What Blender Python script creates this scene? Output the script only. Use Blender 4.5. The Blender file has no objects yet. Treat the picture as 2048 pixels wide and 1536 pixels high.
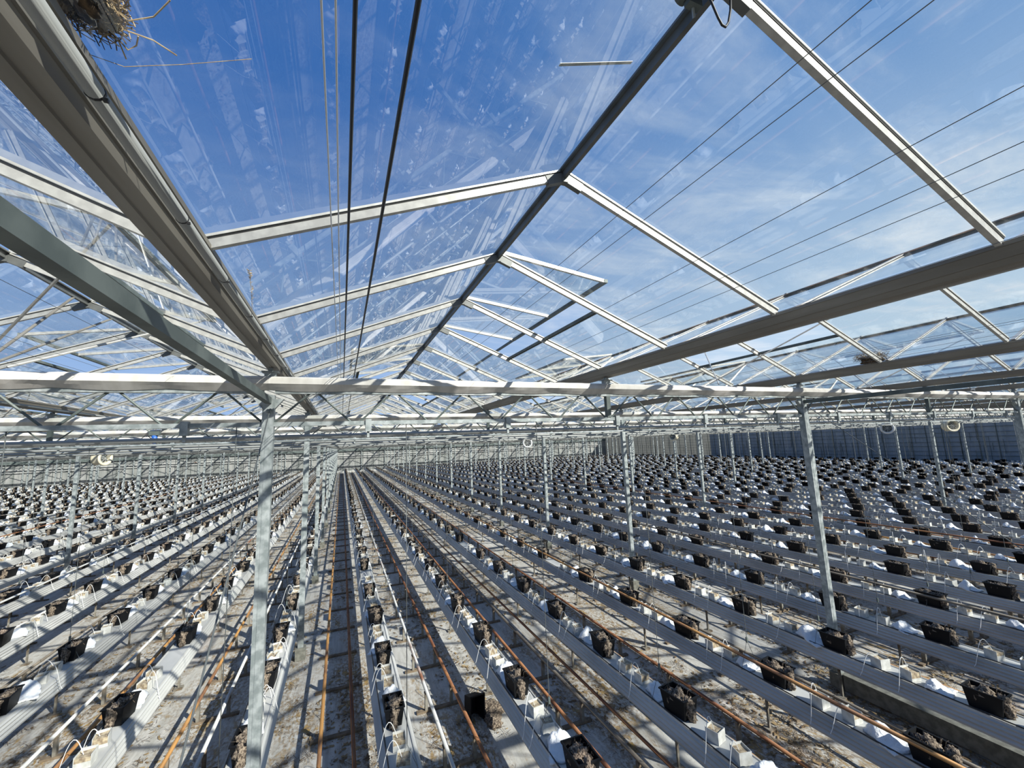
import bpy, math, random
import numpy as np
from mathutils import Matrix, Vector, noise
random.seed(7)
S = bpy.context.scene
COL = S.collection
PI = math.pi

# ------------------------------------------------------------------ camera
F, YAW, PITCH, ROLL = 826.2, 0.3929, 0.1413, -0.0392
CX, CZ = 0.67, 4.0
def cam_axes():
    cy, sy = math.cos(YAW), math.sin(YAW); cp, sp = math.cos(PITCH), math.sin(PITCH); cr, sr = math.cos(ROLL), math.sin(ROLL)
    f = Vector((sy*cp, cy*cp, sp)); rt = Vector((cy, -sy, 0)); up = rt.cross(f)
    return rt*cr+up*sr, -rt*sr+up*cr, f
RT, UP, FW = cam_axes()
def pj(x, y, z):
    v = Vector((x-CX, y, z-CZ)); d = v.dot(FW)
    if d < .05: return None
    return 1024+F*v.dot(RT)/d, 768-F*v.dot(UP)/d, d
def inframe(x, y, z, m=30):
    p = pj(x, y, z)
    return p is not None and -m < p[0] < 2048+m and -m < p[1] < 1536+m
cam = bpy.data.cameras.new('camera'); cam.sensor_width = 36; cam.lens = F/2048*36; cam.clip_start = .02; cam.clip_end = 500
co = bpy.data.objects.new('camera', cam); COL.objects.link(co)
co.matrix_world = Matrix(((RT.x, UP.x, -FW.x, CX), (RT.y, UP.y, -FW.y, 0), (RT.z, UP.z, -FW.z, CZ), (0, 0, 0, 1)))
S.camera = co

# ------------------------------------------------------------------ layout (metres)
B, D, PANE = 4.0, 5.0, 1.25
Y0, T1 = 0.93, 4.68            # first glazing bar seen, first truss ahead of the camera
ZG0, ZG1, ZR = 4.838, 4.95, 5.73
YA, YB = -10.32, 79.68
XA, XB = -48, 56
ROWX = lambda k: -0.27+1.6*k
KA, KB = -29, 34
PITCHY = 1.57
SLOPE = (ZR-ZG1)/1.93

# ------------------------------------------------------------------ materials
def mat(name, col=(.5, .5, .5), rough=.6, metal=0., var=None, scale=8., stretch=(1, 1, 1), detail=4, bump=0., lo=.4, hi=.62):
    m = bpy.data.materials.new(name); m.use_nodes = True
    nt = m.node_tree; b = nt.nodes['Principled BSDF']
    b.inputs['Base Color'].default_value = (*col, 1); b.inputs['Roughness'].default_value = rough; b.inputs['Metallic'].default_value = metal
    if var or bump:
        tc = nt.nodes.new('ShaderNodeTexCoord'); mp = nt.nodes.new('ShaderNodeMapping'); mp.inputs['Scale'].default_value = stretch
        n = nt.nodes.new('ShaderNodeTexNoise'); n.inputs['Scale'].default_value = scale; n.inputs['Detail'].default_value = detail
        nt.links.new(tc.outputs['Object'], mp.inputs[0]); nt.links.new(mp.outputs[0], n.inputs['Vector'])
        if var:
            r = nt.nodes.new('ShaderNodeValToRGB'); r.color_ramp.elements[0].position = lo; r.color_ramp.elements[1].position = hi
            r.color_ramp.elements[0].color = (*col, 1); r.color_ramp.elements[1].color = (*var, 1)
            nt.links.new(n.outputs['Fac'], r.inputs[0]); nt.links.new(r.outputs[0], b.inputs['Base Color'])
        if bump:
            bp = nt.nodes.new('ShaderNodeBump'); bp.inputs['Strength'].default_value = bump; bp.inputs['Distance'].default_value = .02
            nt.links.new(n.outputs['Fac'], bp.inputs['Height']); nt.links.new(bp.outputs[0], b.inputs['Normal'])
    return m
M = {}
M['steel'] = mat('galvanised_steel', (.22, .25, .25), .5, .25, (.39, .42, .42), 14, detail=7)
M['steeldk'] = mat('dull_steel', (.085, .105, .10), .6, .2, (.14, .165, .155), 5, detail=5)
M['alu'] = mat('aluminium_bar', (.44, .43, .40), .33, .25, (.54, .53, .49), 20)
M['gutter'] = mat('weathered_gutter', (.25, .235, .205), .55, .2, (.17, .155, .13), 6, (1, .12, 1))
M['gasket'] = mat('black_gasket', (.02, .02, .02), .6)
M['ridge'] = mat('ridge_alu', (.15, .155, .15), .5, .2, (.11, .115, .11), 6)
M['screen'] = mat('screen_fabric', (.62, .60, .56), .85, 0, (.52, .50, .46), 3, (3, 1, 1))
M['pipe'] = mat('white_pipe', (.33, .34, .33), .5, .1)
M['trough'] = mat('white_coated_trough', (.50, .50, .48), .45, 0, (.37, .37, .355), 3, (1, .3, 1), 6)
M['rust'] = mat('rusty_steel', (.15, .055, .025), .6, .1, (.33, .15, .06), 6, (1, .25, 1), 5)
M['ochre'] = mat('ochre_worn_steel', (.42, .22, .07), .5, .2, (.20, .10, .05), 7, (1, .25, 1), 5)
M['whitepaint'] = mat('worn_white_paint', (.52, .52, .50), .45, 0, (.20, .09, .05), 2.2, (1, .3, 1), 6, lo=.6, hi=.68)
M['darkrail'] = mat('dark_weathered_rail', (.10, .085, .07), .6, .1, (.20, .17, .13), 6, (1, .3, 1))
M['stand'] = mat('stand_dirty_steel', (.22, .21, .18), .8, 0, (.12, .09, .06), 9)
M['sleeper'] = mat('soiled_crossbar', (.11, .085, .06), .9, 0, (.2, .15, .1), 14)
M['pot'] = mat('black_plastic', (.006, .0065, .008), .55)
M['pot'].node_tree.nodes['Principled BSDF'].inputs['Specular IOR Level'].default_value = .2
M['root'] = mat('dry_root_mass', (.06, .043, .032), .95, 0, (.30, .24, .18), 45, detail=10, bump=1.)
M['wrap'] = mat('white_film', (.60, .60, .57), .45, 0, (.46, .46, .43), 14)
M['wool'] = mat('beige_rockwool', (.48, .40, .27), .95, 0, (.22, .165, .11), 22, bump=.3)
M['film'] = mat('crumpled_white_film', (.70, .72, .74), .35, 0, None, 26, bump=1., detail=6)
M['tube'] = mat('white_drip_tube', (.75, .75, .73), .4)
M['black'] = mat('black_rubber', (.012, .012, .014), .5)
M['wire'] = mat('steel_wire', (.12, .13, .13), .5, .3)
M['wwire'] = mat('pale_cord', (.62, .65, .68), .5)
M['leaf'] = mat('dry_leaves', (.13, .085, .045), .9, 0, (.36, .26, .13), 4)
M['straw'] = mat('straw', (.50, .38, .22), .9, 0, (.30, .20, .11), 40)
M['twig'] = mat('dark_twigs', (.035, .025, .018), .95, 0, (.14, .095, .055), 50)
M['fan'] = mat('fan_white_plastic', (.70, .71, .70), .4)
M['fancream'] = mat('fan_cream_plastic', (.72, .66, .50), .5)
M['blue'] = mat('blue_plastic', (.03, .12, .45), .4)
M['concrete'] = mat('concrete', (.22, .22, .19), .9, 0, (.14, .14, .12), 12, bump=.3)

def floor_material():
    m = bpy.data.materials.new('ground_cloth_with_litter'); m.use_nodes = True; nt = m.node_tree; N = nt.nodes; L = nt.links
    b = N['Principled BSDF']; b.inputs['Roughness'].default_value = .8
    tc = N.new('ShaderNodeTexCoord')
    def nz(scale, st, det=6, dist=0.):
        mp = N.new('ShaderNodeMapping'); mp.inputs['Scale'].default_value = st; L.new(tc.outputs['Object'], mp.inputs[0])
        n = N.new('ShaderNodeTexNoise'); n.inputs['Scale'].default_value = scale; n.inputs['Detail'].default_value = det; n.inputs['Distortion'].default_value = dist
        n.inputs['Roughness'].default_value = .65
        L.new(mp.outputs[0], n.inputs['Vector']); return n.outputs['Fac']
    def ramp(src, p0, p1, c0, c1):
        r = N.new('ShaderNodeValToRGB'); r.color_ramp.elements[0].position = p0; r.color_ramp.elements[1].position = p1
        r.color_ramp.elements[0].color = (*c0, 1); r.color_ramp.elements[1].color = (*c1, 1); L.new(src, r.inputs[0]); return r.outputs[0]
    def mix(f, a, c):
        x = N.new('ShaderNodeMix'); x.data_type = 'RGBA'; L.new(f, x.inputs[0]); L.new(a, x.inputs[6]); L.new(c, x.inputs[7]); return x.outputs[2]
    def mul(a, c):
        x = N.new('ShaderNodeMath'); x.operation = 'MULTIPLY'; L.new(a, x.inputs[0]); L.new(c, x.inputs[1]); return x.outputs[0]
    cloth = ramp(nz(4, (2.5, .25, 1), 9), .35, .68, (.53, .52, .49), (.34, .33, .30))
    brown = ramp(nz(30, (1, .6, 1), 6), .4, .6, (.10, .07, .04), (.33, .25, .16))
    ochre = ramp(nz(30, (1, .6, 1), 4), .4, .6, (.38, .25, .08), (.18, .12, .06))
    big = ramp(nz(1.1, (1.3, .35, 1), 5, .5), .42, .60, (0, 0, 0), (1, 1, 1))
    fine = ramp(nz(20, (1, .55, 1), 10), .45, .54, (0, 0, 0), (1, 1, 1))
    fine2 = ramp(nz(9, (1, .4, 1), 10, .8), .54, .60, (0, 0, 0), (1, 1, 1))
    c = mix(mul(big, fine), cloth, brown)
    c = mix(mul(big, fine2), c, ochre)
    spec = ramp(nz(34, (1, .7, 1), 8), .62, .66, (0, 0, 0), (1, 1, 1))
    c = mix(spec, c, brown)
    L.new(c, b.inputs['Base Color'])
    bp = N.new('ShaderNodeBump'); bp.inputs['Strength'].default_value = .5; bp.inputs['Distance'].default_value = .02
    L.new(nz(9, (1, .5, 1), 9), bp.inputs['Height']); L.new(bp.outputs[0], b.inputs['Normal'])
    return m
M['floor'] = floor_material()

def glass_material(name, dirt):
    m = bpy.data.materials.new(name); m.use_nodes = True; nt = m.node_tree; N = nt.nodes; L = nt.links
    N.remove(N['Principled BSDF']); out = N['Material Output']
    g = N.new('ShaderNodeNewGeometry'); dp = N.new('ShaderNodeVectorMath'); dp.operation = 'DOT_PRODUCT'
    L.new(g.outputs['Incoming'], dp.inputs[0]); L.new(g.outputs['Normal'], dp.inputs[1])
    def ma(op, a, b=None):
        x = N.new('ShaderNodeMath'); x.operation = op
        for i, v in enumerate((a, b)):
            if v is None: continue
            if isinstance(v, (int, float)): x.inputs[i].default_value = v
            else: L.new(v, x.inputs[i])
        return x.outputs[0]
    c = ma('ABSOLUTE', dp.outputs['Value']); inv = ma('SUBTRACT', 1, c); p5 = ma('POWER', inv, 5)
    r = ma('ADD', ma('MULTIPLY', p5, .955), .045); R = ma('DIVIDE', ma('MULTIPLY', r, 2), ma('ADD', r, 1))
    t = N.new('ShaderNodeBsdfTransparent'); t.inputs[0].default_value = (.93, .965, .955, 1)
    gl = N.new('ShaderNodeBsdfGlossy'); gl.inputs['Roughness'].default_value = 0.0; gl.inputs[0].default_value = (1, 1, 1, 1)
    mx = N.new('ShaderNodeMixShader'); L.new(R, mx.inputs[0]); L.new(t.outputs[0], mx.inputs[1]); L.new(gl.outputs[0], mx.inputs[2])
    tc = N.new('ShaderNodeTexCoord'); mp = N.new('ShaderNodeMapping'); mp.inputs['Scale'].default_value = (.25, 2.2, 1); L.new(tc.outputs['Object'], mp.inputs[0])
    n = N.new('ShaderNodeTexNoise'); n.inputs['Scale'].default_value = 2.; n.inputs['Detail'].default_value = 6; L.new(mp.outputs[0], n.inputs['Vector'])
    rr = N.new('ShaderNodeMapRange'); rr.inputs[1].default_value = .4; rr.inputs[2].default_value = .75; rr.inputs[3].default_value = dirt*.5; rr.inputs[4].default_value = dirt*2.2
    L.new(n.outputs['Fac'], rr.inputs[0])
    tl = N.new('ShaderNodeBsdfTranslucent'); tl.inputs[0].default_value = (.75, .8, .8, 1)
    df = N.new('ShaderNodeBsdfDiffuse'); df.inputs[0].default_value = (.75, .8, .8, 1)
    ad = N.new('ShaderNodeMixShader'); L.new(tl.outputs[0], ad.inputs[1]); L.new(df.outputs[0], ad.inputs[2])
    m2 = N.new('ShaderNodeMixShader'); L.new(rr.outputs[0], m2.inputs[0]); L.new(mx.outputs[0], m2.inputs[1]); L.new(ad.outputs[0], m2.inputs[2])
    L.new(m2.outputs[0], out.inputs['Surface'])
    return m
M['glass'] = glass_material('roof_glass', .02)
def translucent(name, col):
    m = bpy.data.materials.new(name); m.use_nodes = True; nt = m.node_tree; N = nt.nodes
    b = N['Principled BSDF']; b.inputs['Base Color'].default_value = (*[c*.8 for c in col], 1); b.inputs['Roughness'].default_value = .8
    t = N.new('ShaderNodeBsdfTranslucent'); t.inputs[0].default_value = (*col, 1); mx = N.new('ShaderNodeMixShader'); mx.inputs[0].default_value = .55
    nt.links.new(b.outputs[0], mx.inputs[1]); nt.links.new(t.outputs[0], mx.inputs[2]); nt.links.new(mx.outputs[0], N['Material Output'].inputs['Surface'])
    return m
M['pale'] = translucent('sunlit_wall_panel', (.50, .50, .47))  # paler material carrying the sunlit part of the right wall
def wall_material(name, c1, c2, sc):
    return mat(name, c1, .7, 0, c2, sc, (1.5, 1.5, .25), 4)
M['wall'] = wall_material('grey_wall_panel', (.20, .21, .20), (.30, .30, .29), 1.2)
M['wallblue'] = wall_material('blue_grey_wall_cloth', (.24, .29, .34), (.32, .37, .43), .8)

# ------------------------------------------------------------------ mesh helpers
class MB:
    def __init__(s): s.v = []; s.f = []; s.m = []
    def add(s, vs, fs, mi=0):
        o = len(s.v); s.v += [tuple(v) for v in vs]; s.f += [tuple(o+i for i in f) for f in fs]; s.m += [mi]*len(fs); return s
    def box(s, x0, x1, y0, y1, z0, z1, mi=0):
        return s.add([(x0, y0, z0), (x1, y0, z0), (x1, y1, z0), (x0, y1, z0), (x0, y0, z1), (x1, y0, z1), (x1, y1, z1), (x0, y1, z1)],
                     [(3, 2, 1, 0), (4, 5, 6, 7), (0, 1, 5, 4), (1, 2, 6, 5), (2, 3, 7, 6), (3, 0, 4, 7)], mi)
    def bar(s, a, b, w, h, up=(0, 0, 1), mi=0):
        a, b = Vector(a), Vector(b); d = (b-a).normalized(); u = Vector(up)
        sd = d.cross(u)
        if sd.length < 1e-4: sd = d.cross(Vector((1, 0, 0)))
        sd.normalize(); u = sd.cross(d).normalized(); sd *= w/2; u *= h/2
        vs = [p+q for p in (a, b) for q in (-sd-u, sd-u, sd+u, -sd+u)]
        return s.add(vs, [(3, 2, 1, 0), (4, 5, 6, 7), (0, 1, 5, 4), (1, 2, 6, 5), (2, 3, 7, 6), (3, 0, 4, 7)], mi)
    def tube(s, pts, r, n=8, mi=0, cap=True):
        pts = [Vector(p) for p in pts]; rs = r if isinstance(r, (list, tuple)) else [r]*len(pts); vs = []; prev = None
        for i, p in enumerate(pts):
            d = (pts[min(i+1, len(pts)-1)]-pts[max(i-1, 0)]).normalized()
            a = d.cross(Vector((0, 0, 1)) if abs(d.z) < .9 else Vector((1, 0, 0))).normalized() if prev is None else (prev-d*prev.dot(d)).normalized()
            prev = a; b = d.cross(a)
            vs += [p+(a*math.cos(2*PI*j/n)+b*math.sin(2*PI*j/n))*rs[i] for j in range(n)]
        fs = [(i*n+j, i*n+(j+1) % n, (i+1)*n+(j+1) % n, (i+1)*n+j) for i in range(len(pts)-1) for j in range(n)]
        if cap: fs += [tuple(range(n-1, -1, -1)), tuple(range((len(pts)-1)*n, len(pts)*n))]
        return s.add(vs, fs, mi)
    def prism_y(s, prof, y0, y1, mi=0, closed=True):
        n = len(prof); vs = [(x, y0, z) for x, z in prof]+[(x, y1, z) for x, z in prof]
        k = n if closed else n-1
        fs = [(i, (i+1) % n, n+(i+1) % n, n+i) for i in range(k)]
        if closed: fs += [tuple(range(n-1, -1, -1)), tuple(range(n, 2*n))]
        return s.add(vs, fs, mi)
    def mesh(s, name, mats):
        me = bpy.data.meshes.new(name); me.from_pydata(s.v, [], s.f)
        for q in (mats if isinstance(mats, (list, tuple)) else [mats]): me.materials.append(M[q] if isinstance(q, str) else q)
        if any(s.m): me.polygons.foreach_set('material_index', s.m)
        me.update(); return me
    def template(s): return np.array(s.v, dtype=np.float32), s.f, s.m

def smooth(me):
    me.polygons.foreach_set('use_smooth', [True]*len(me.polygons)); return me
def link(name, data, parent=None, loc=None, rot=None):
    o = bpy.data.objects.new(name, data); COL.objects.link(o)
    if parent is not None: o.parent = parent
    if loc is not None: o.location = loc
    if rot is not None: o.rotation_euler = rot
    return o
def tag(o, label=None, cat=None, group=None, kind=None):
    if label: o['label'] = label
    if cat: o['category'] = cat
    if group: o['group'] = group
    if kind: o['kind'] = kind
    return o
def tile(name, tm, xf, mats):
    """one mesh holding many copies: tm = template, xf = list of (x, y, z, rotz, scale)"""
    v, f, mi = tm; n = len(v); xf = np.array(xf, dtype=np.float32); c = np.cos(xf[:, 3]); s = np.sin(xf[:, 3]); k = xf[:, 4]
    V = np.empty((len(xf), n, 3), np.float32)
    V[:, :, 0] = (v[None, :, 0]*c[:, None]-v[None, :, 1]*s[:, None])*k[:, None]+xf[:, 0:1]
    V[:, :, 1] = (v[None, :, 0]*s[:, None]+v[None, :, 1]*c[:, None])*k[:, None]+xf[:, 1:2]
    V[:, :, 2] = v[None, :, 2]*k[:, None]+xf[:, 2:3]
    sizes = np.array([len(q) for q in f]); idx = np.concatenate([np.array(q) for q in f])
    N = len(xf); loops = (idx[None, :]+(np.arange(N)*n)[:, None]).ravel()
    ls = np.tile(sizes, N); st = np.concatenate([[0], np.cumsum(ls)[:-1]])
    me = bpy.data.meshes.new(name); me.vertices.add(N*n); me.vertices.foreach_set('co', V.ravel())
    me.loops.add(len(loops)); me.loops.foreach_set('vertex_index', loops.astype(np.int32))
    me.polygons.add(len(ls)); me.polygons.foreach_set('loop_start', st.astype(np.int32))
    me.polygons.foreach_set('material_index', np.tile(np.array(mi), N).astype(np.int32))
    for q in mats: me.materials.append(M[q])
    me.update(calc_edges=True); me.validate(); return me
ORD = lambda n: '%d%s' % (n, 'th' if 10 <= n % 100 <= 20 else {1: 'st', 2: 'nd', 3: 'rd'}.get(n % 10, 'th'))
def rowname(k): return ('%s row left of centre path' % ORD(1-k)) if k <= 0 else ('%s row right of centre path' % ORD(k))
def bayname(x):
    i = round(x/B)
    return 'over the centre path' if i == 0 else ('%s bay right of the centre bay' % ORD(i) if i > 0 else '%s bay left of the centre bay' % ORD(-i))

# ------------------------------------------------------------------ floor and walls
tag(link('floor', MB().add([(XA-.5, YA-4, 0), (XB+.5, YA-4, 0), (XB+.5, YB+.5, 0), (XA-.5, YB+.5, 0), (XA-.5, YA-4, -.1), (XB+.5, YA-4, -.1), (XB+.5, YB+.5, -.1), (XA-.5, YB+.5, -.1)],
    [(0, 1, 2, 3), (7, 6, 5, 4), (4, 5, 1, 0), (5, 6, 2, 1), (6, 7, 3, 2), (7, 4, 0, 3)]).mesh('floor', 'floor')),
    'white ground cloth covered with dry brown leaf litter', 'floor', None, 'structure')
# far wall
wb = tag(link('wall_back', MB().box(XA, XB, YB, YB+.06, 0, 4.9).mesh('wall_back', 'wall')), 'grey translucent far end wall with posts and rails', 'wall', None, 'structure')
m = MB()
for i in range(int((XB-XA)/1)+1):
    if i % 4: m.box(XA+i-.02, XA+i+.02, YB-.05, YB, 0, 4.85)
link('mullion', m.mesh('mullion', 'steeldk'), wb)['kind'] = 'stuff'
for i in range(27):
    x = XA+4*i; link('wall_post', MB().box(x-.06, x+.06, YB-.2, YB-.06, 0, 4.85).mesh('wall_post', 'steel'), wb)
for z, h, q in ((2.55, .07, 'whitepaint'), (2.9, .07, 'whitepaint'), (1.2, .05, 'steel'), (.12, .16, 'whitepaint'), (3.85, .42, 'steeldk')):
    link('wall_rail', MB().box(XA, XB, YB-.27, YB-.2, z-h/2, z+h/2).mesh('wall_rail', q), wb)
m = MB()
for i in range(26):
    x = XA+4*i+2
    m.add([(x-1.9, YB, 4.9), (x+1.9, YB, 4.9), (x, YB, 5.68)], [(0, 1, 2)])
link('gable_glass', m.mesh('gable_glass', 'glass'), wb)
for sx, x in (('right', XB), ('left', XA)):
    s = 1 if sx == 'right' else -1
    yb = 50.5 if s > 0 else YB
    w = tag(link('wall_'+sx, MB().box(min(x, x+.06*s), max(x, x+.06*s), YA, yb, 0, 4.9).mesh('wall_'+sx, 'wallblue')),
            ('blue-grey side wall on the right, in shade' if s > 0 else 'side wall far to the left of the growing rows'), 'wall', None, 'structure')
    if s > 0: tag(link('sunlit_panels', MB().box(x, x+.02, yb, YB, 0, 4.9).mesh('sunlit_panels', 'pale'), w), 'sunlit far end of the wall, its light put into a pale translucent panel')  # sunlit stretch of the wall made as a separate, paler translucent panel
    m = MB()
    y = YA
    while y < YB: m.box(x-.05 if s > 0 else x, x if s > 0 else x+.05, y-.02, y+.02, 0, 4.85); y += 1.25
    link('mullion', m.mesh('mullion', 'steeldk'), w)['kind'] = 'stuff'
    rn = random.Random(4); m = MB()
    for q in range(230):
        y = YA+(YB-YA)*rn.random()**1.5; za = rn.uniform(.6, 2.6); zb = za+rn.uniform(.6, 2.2); xx = x-.06 if s > 0 else x+.06
        m.box(xx-.01, xx+.01, y-.012, y+.012, za, min(zb, 4.8))
    link('post_streak', m.mesh('post_streak', 'steeldk'), w)['kind'] = 'stuff'  # stray dark bars added for post shadows and posts outside showing through
    for z in (.7, 1.1, 1.5, 2.0, 2.4, 2.9, 3.3, 3.8):
        link('wall_rail', MB().box(x-.1*s if s > 0 else x+.05, x-.05 if s > 0 else x+.1, YA, YB, z-.015, z+.015).mesh('wall_rail', 'steeldk'), w)

# ------------------------------------------------------------------ roof bays
bars_k = list(range(-9, 64))
def has_vent(i, y, side):     # y = pane start, side +1 right slope, -1 left slope
    base = 3.43 if side > 0 else 7.18
    q = (y-base) % 7.5
    if side < 0 and y < 2.5: return False
    return y < 44 and (abs(q) < .01 or abs(q-7.5) < .01 or abs(q-1.25) < .01)
GE = .07
RODA = ((-2.0, 5.66, 5.72), (-1.95, 4.60, 4.86))
RODB = ((-2.0, 6.46, 5.72), (-1.95, 4.62, 4.80))
def slope_pt(s, u):           # u 0 at ridge .. 1 at gutter, local x from ridge
    return s*(1.93*u), ZR+.03-u*(ZR-ZG1)
def glaz_mesh(side, thinbay=False):
    g = MB(); uo = 1.09/1.93
    for k in range(-9, 63):
        y0 = Y0+k*PANE; y1 = y0+PANE
        ua = uo if has_vent(0, y0, side) else .012
        xa, za = slope_pt(side, ua); xb, zb = slope_pt(side, 1)
        g.add([(xa, y0, za), (xb, y0, zb), (xb, y1, zb), (xa, y1, za)], [(0, 1, 2, 3)])
    return g.mesh('glass_slope', 'glass')
GLZ = {1: glaz_mesh(1), -1: glaz_mesh(-1)}
def bar_mb(side, y, mb=None):
    mb = mb or MB(); xa, za = slope_pt(side, .015); xb, zb = slope_pt(side, 1)
    n = Vector((side*(ZR-ZG1), 0, 1.93)).normalized()
    off = n*-.026
    mb.bar((xa+off.x, y, za+off.z), (xb+off.x, y, zb+off.z), .028, .046, n)
    o2 = n*-.0035
    mb.bar((xa+o2.x, y, za+o2.z), (xb+o2.x, y, zb+o2.z), .034, .003, n, 1)
    o3 = n*.010
    mb.bar((xa+o3.x, y, za+o3.z), (xb+o3.x, y, zb+o3.z), .042, .012, n)
    return mb
BAR = {s: bar_mb(s, 0).mesh('glazing_bar', ['alu', 'gasket']) for s in (1, -1)}
def bars_stuff(ks):
    mb = MB()
    for s in (1, -1):
        for k in ks: bar_mb(s, Y0+k*PANE, mb)
    return mb.mesh('glazing_bar', ['alu', 'gasket'])
BARS_ALL = bars_stuff(bars_k)
BARS_FAR = bars_stuff([k for k in bars_k if k > 40])
mb = MB().box(-.012, .012, YA, YB, ZR-.018, ZR+.03).box(-.035, .035, YA, YB, ZR+.03, ZR+.042)
RIDGE = mb.mesh('ridge_bar', 'ridge')
mb = MB().box(-.022, .022, -.022, .022, ZR-.045, ZR+.01)
mb.bar((.01, 0, ZR-.012), (.13, 0, ZR-.06), .037, .062); mb.bar((-.01, 0, ZR-.012), (-.13, 0, ZR-.06), .037, .062)
CLIP = mb.mesh('ridge_bracket', 'ridge')
xo, zo = slope_pt(1, 1.09/1.93)
SILL = MB().box(xo-.02, xo-.008, 0, 2.5, zo-.02, zo+.012).box(xo-.008, xo+.02, 0, 2.5, zo+.002, zo+.01).box(xo+.012, xo+.02, 0, 2.5, zo-.024, zo+.002).mesh('vent_sill', 'steeldk')
SILLm = MB().box(-xo+.008, -xo+.02, 0, 2.5, zo-.02, zo+.012).box(-xo-.02, -xo+.008, 0, 2.5, zo+.002, zo+.01).box(-xo-.02, -xo-.012, 0, 2.5, zo-.024, zo+.002).mesh('vent_sill', 'steeldk')
# vent leaf: local origin on the hinge, opens towards +x
def vent_meshes(side):
    L_, drop = 1.185, .155
    a = Vector((.02*side, 0, .055)); b = Vector((1.19*side, 0, .055-drop))
    n = Vector((side*drop, 0, 1.17)).normalized()
    out = {}
    for i, y in enumerate((0, 1.25, 2.5)):
        out['leaf_bar', i] = MB().bar(a+Vector((0, y, 0)), b+Vector((0, y, 0)), .03, .035, n).mesh('leaf_bar', 'alu')
    out['leaf_rail', 0] = MB().bar(b+Vector((0, -.02, 0)), b+Vector((0, 2.52, 0)), .04, .035).mesh('leaf_rail', 'steeldk')
    o = n*.012
    out['leaf_glass', 0] = MB().add([a+o, b+o, b+o+Vector((0, 2.5, 0)), a+o+Vector((0, 2.5, 0))], [(0, 1, 2, 3)]).mesh('leaf_glass', 'glass')
    return out
VENT = {1: vent_meshes(1), -1: vent_meshes(-1)}
wn = 0
for i in range(int(XA/B), int(XB/B)):
    x0 = i*B; xr = x0+2
    r = tag(link('ceiling', None, None, (xr, 0, 0)), 'gabled glass roof %s' % bayname(x0), 'roof', 'glass roof bays', 'structure')
    for s in (1, -1):
        link('glass_slope', GLZ[s], r)
    link('ridge_bar', RIDGE, r)
    if -2 <= i <= 2:
        for k in bars_k:
            if k <= 40:
                for s in (1, -1): link('glazing_bar', BAR[s], r, (0, Y0+k*PANE, 0))
            if -1 <= k <= 12: link('ridge_bracket', CLIP, r, (0, Y0+k*PANE, 0))
        link('glazing_bar', BARS_FAR, r)['kind'] = 'stuff'
    else:
        link('glazing_bar', BARS_ALL, r)['kind'] = 'stuff'
    for s, base in ((1, 3.43), (-1, 7.18)):
        for n in range(-1, 6):
            y = base+7.5*n
            if y < -8 or y > 43 or (s < 0 and y < 2): continue
            wn += 1
            w = tag(link('window_%d' % wn, None, None, (xr, y, ZR)),
                    '%s open vent back on %s roof slope, %s' % (ORD(n+1 if n >= 0 else 1), 'right' if s > 0 else 'left', bayname(x0)), 'roof vent', 'open roof vents', 'structure')
            for (nm, q), me in VENT[s].items(): link(nm, me, w)
            link('vent_sill', SILL if s > 0 else SILLm, w, (0, 0, -ZR))
            if i and n >= 0 and y < 25 and s > 0:
                # push rods from the truss line to the leaf edge
                ty = T1-y if n == 0 else 1.25
                for yy in (.1, 2.4):
                    link('push_rod', MB().tube([(-.1+.2*(yy > 1), ty, -.95), (1.15, yy, -.12)], .011, 6).mesh('push_rod', 'alu'), w)
mb = MB().bar((2+1.19, 5.95, 5.63), (2+1.19, 9.6, 5.60), .035, .03)
tag(link('vent_edge_rail', mb.mesh('vent_edge_rail', 'steeldk')), 'dark bar running on beyond the open vent over the centre path', 'bar', None, 'thing')

# ------------------------------------------------------------------ roof gutters
prof = [(-.046, ZG0+.004), (.004, ZG0-.003), (.008, ZG0+.003), (.062, ZG0), (.070, ZG0+.035), (.078, ZG0+.036), (.092, ZG1-.02), (.10, ZG1-.018), (.10, ZG1+.005), (.085, ZG1+.005),
        (.07, ZG1-.012), (.045, ZG0+.02), (-.035, ZG0+.02), (-.07, ZG1-.012), (-.085, ZG1+.005), (-.10, ZG1+.005), (-.10, ZG1-.018), (-.092, ZG1-.02), (-.070, ZG0+.036), (-.062, ZG0+.035)]
GUT = MB().prism_y(prof, YA, YB).mesh('roof_gutter', 'gutter')
CPIPE = smooth(MB().tube([(.114, YA, 4.862), (.114, YB, 4.862)], .0195, 12).mesh('condensate_pipe', 'pipe'))
mb = MB().tube([(.114, -.003, 4.862), (.114, .003, 4.862)], .0212, 12).box(.130, .140, -.004, .004, 4.842, 4.85)
STRAP = mb.mesh('strap', 'black')
BRK = MB().box(-.05, .05, -.03, .03, 4.66, 4.79).box(-.075, .075, -.05, .05, 4.79, 4.80).box(-.02, .02, -.03, .03, 4.80, 4.832).mesh('gutter_bracket', 'steel')
for i in range(int(XA/B), int(XB/B)+1):
    x = i*B
    nm = 'above the nearest column line' if i == 0 else ('%s gutter line %s of the nearest columns' % (ORD(abs(i)), 'right' if i > 0 else 'left'))
    g = tag(link('roof_gutter', GUT, None, (x, 0, 0)), 'grey metal roof gutter, '+nm, 'gutter', 'roof gutters', 'thing')
    if i % 2:
        for j in range(-1, 16 if abs(i) < 4 else 6): link('gutter_bracket', BRK, g, (0, T1+D*j, 0))
    if i in (0, -1, 1):
        p = tag(link('condensate_pipe', CPIPE, None, (x, 0, 0)), 'round grey pipe strapped along roof gutter, '+nm, 'pipe', 'condensate pipes', 'thing')
        if i == 0:
            for q in range(-3, 34): link('strap', STRAP, p, (0, 1.17+.585*q, 0))

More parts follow.
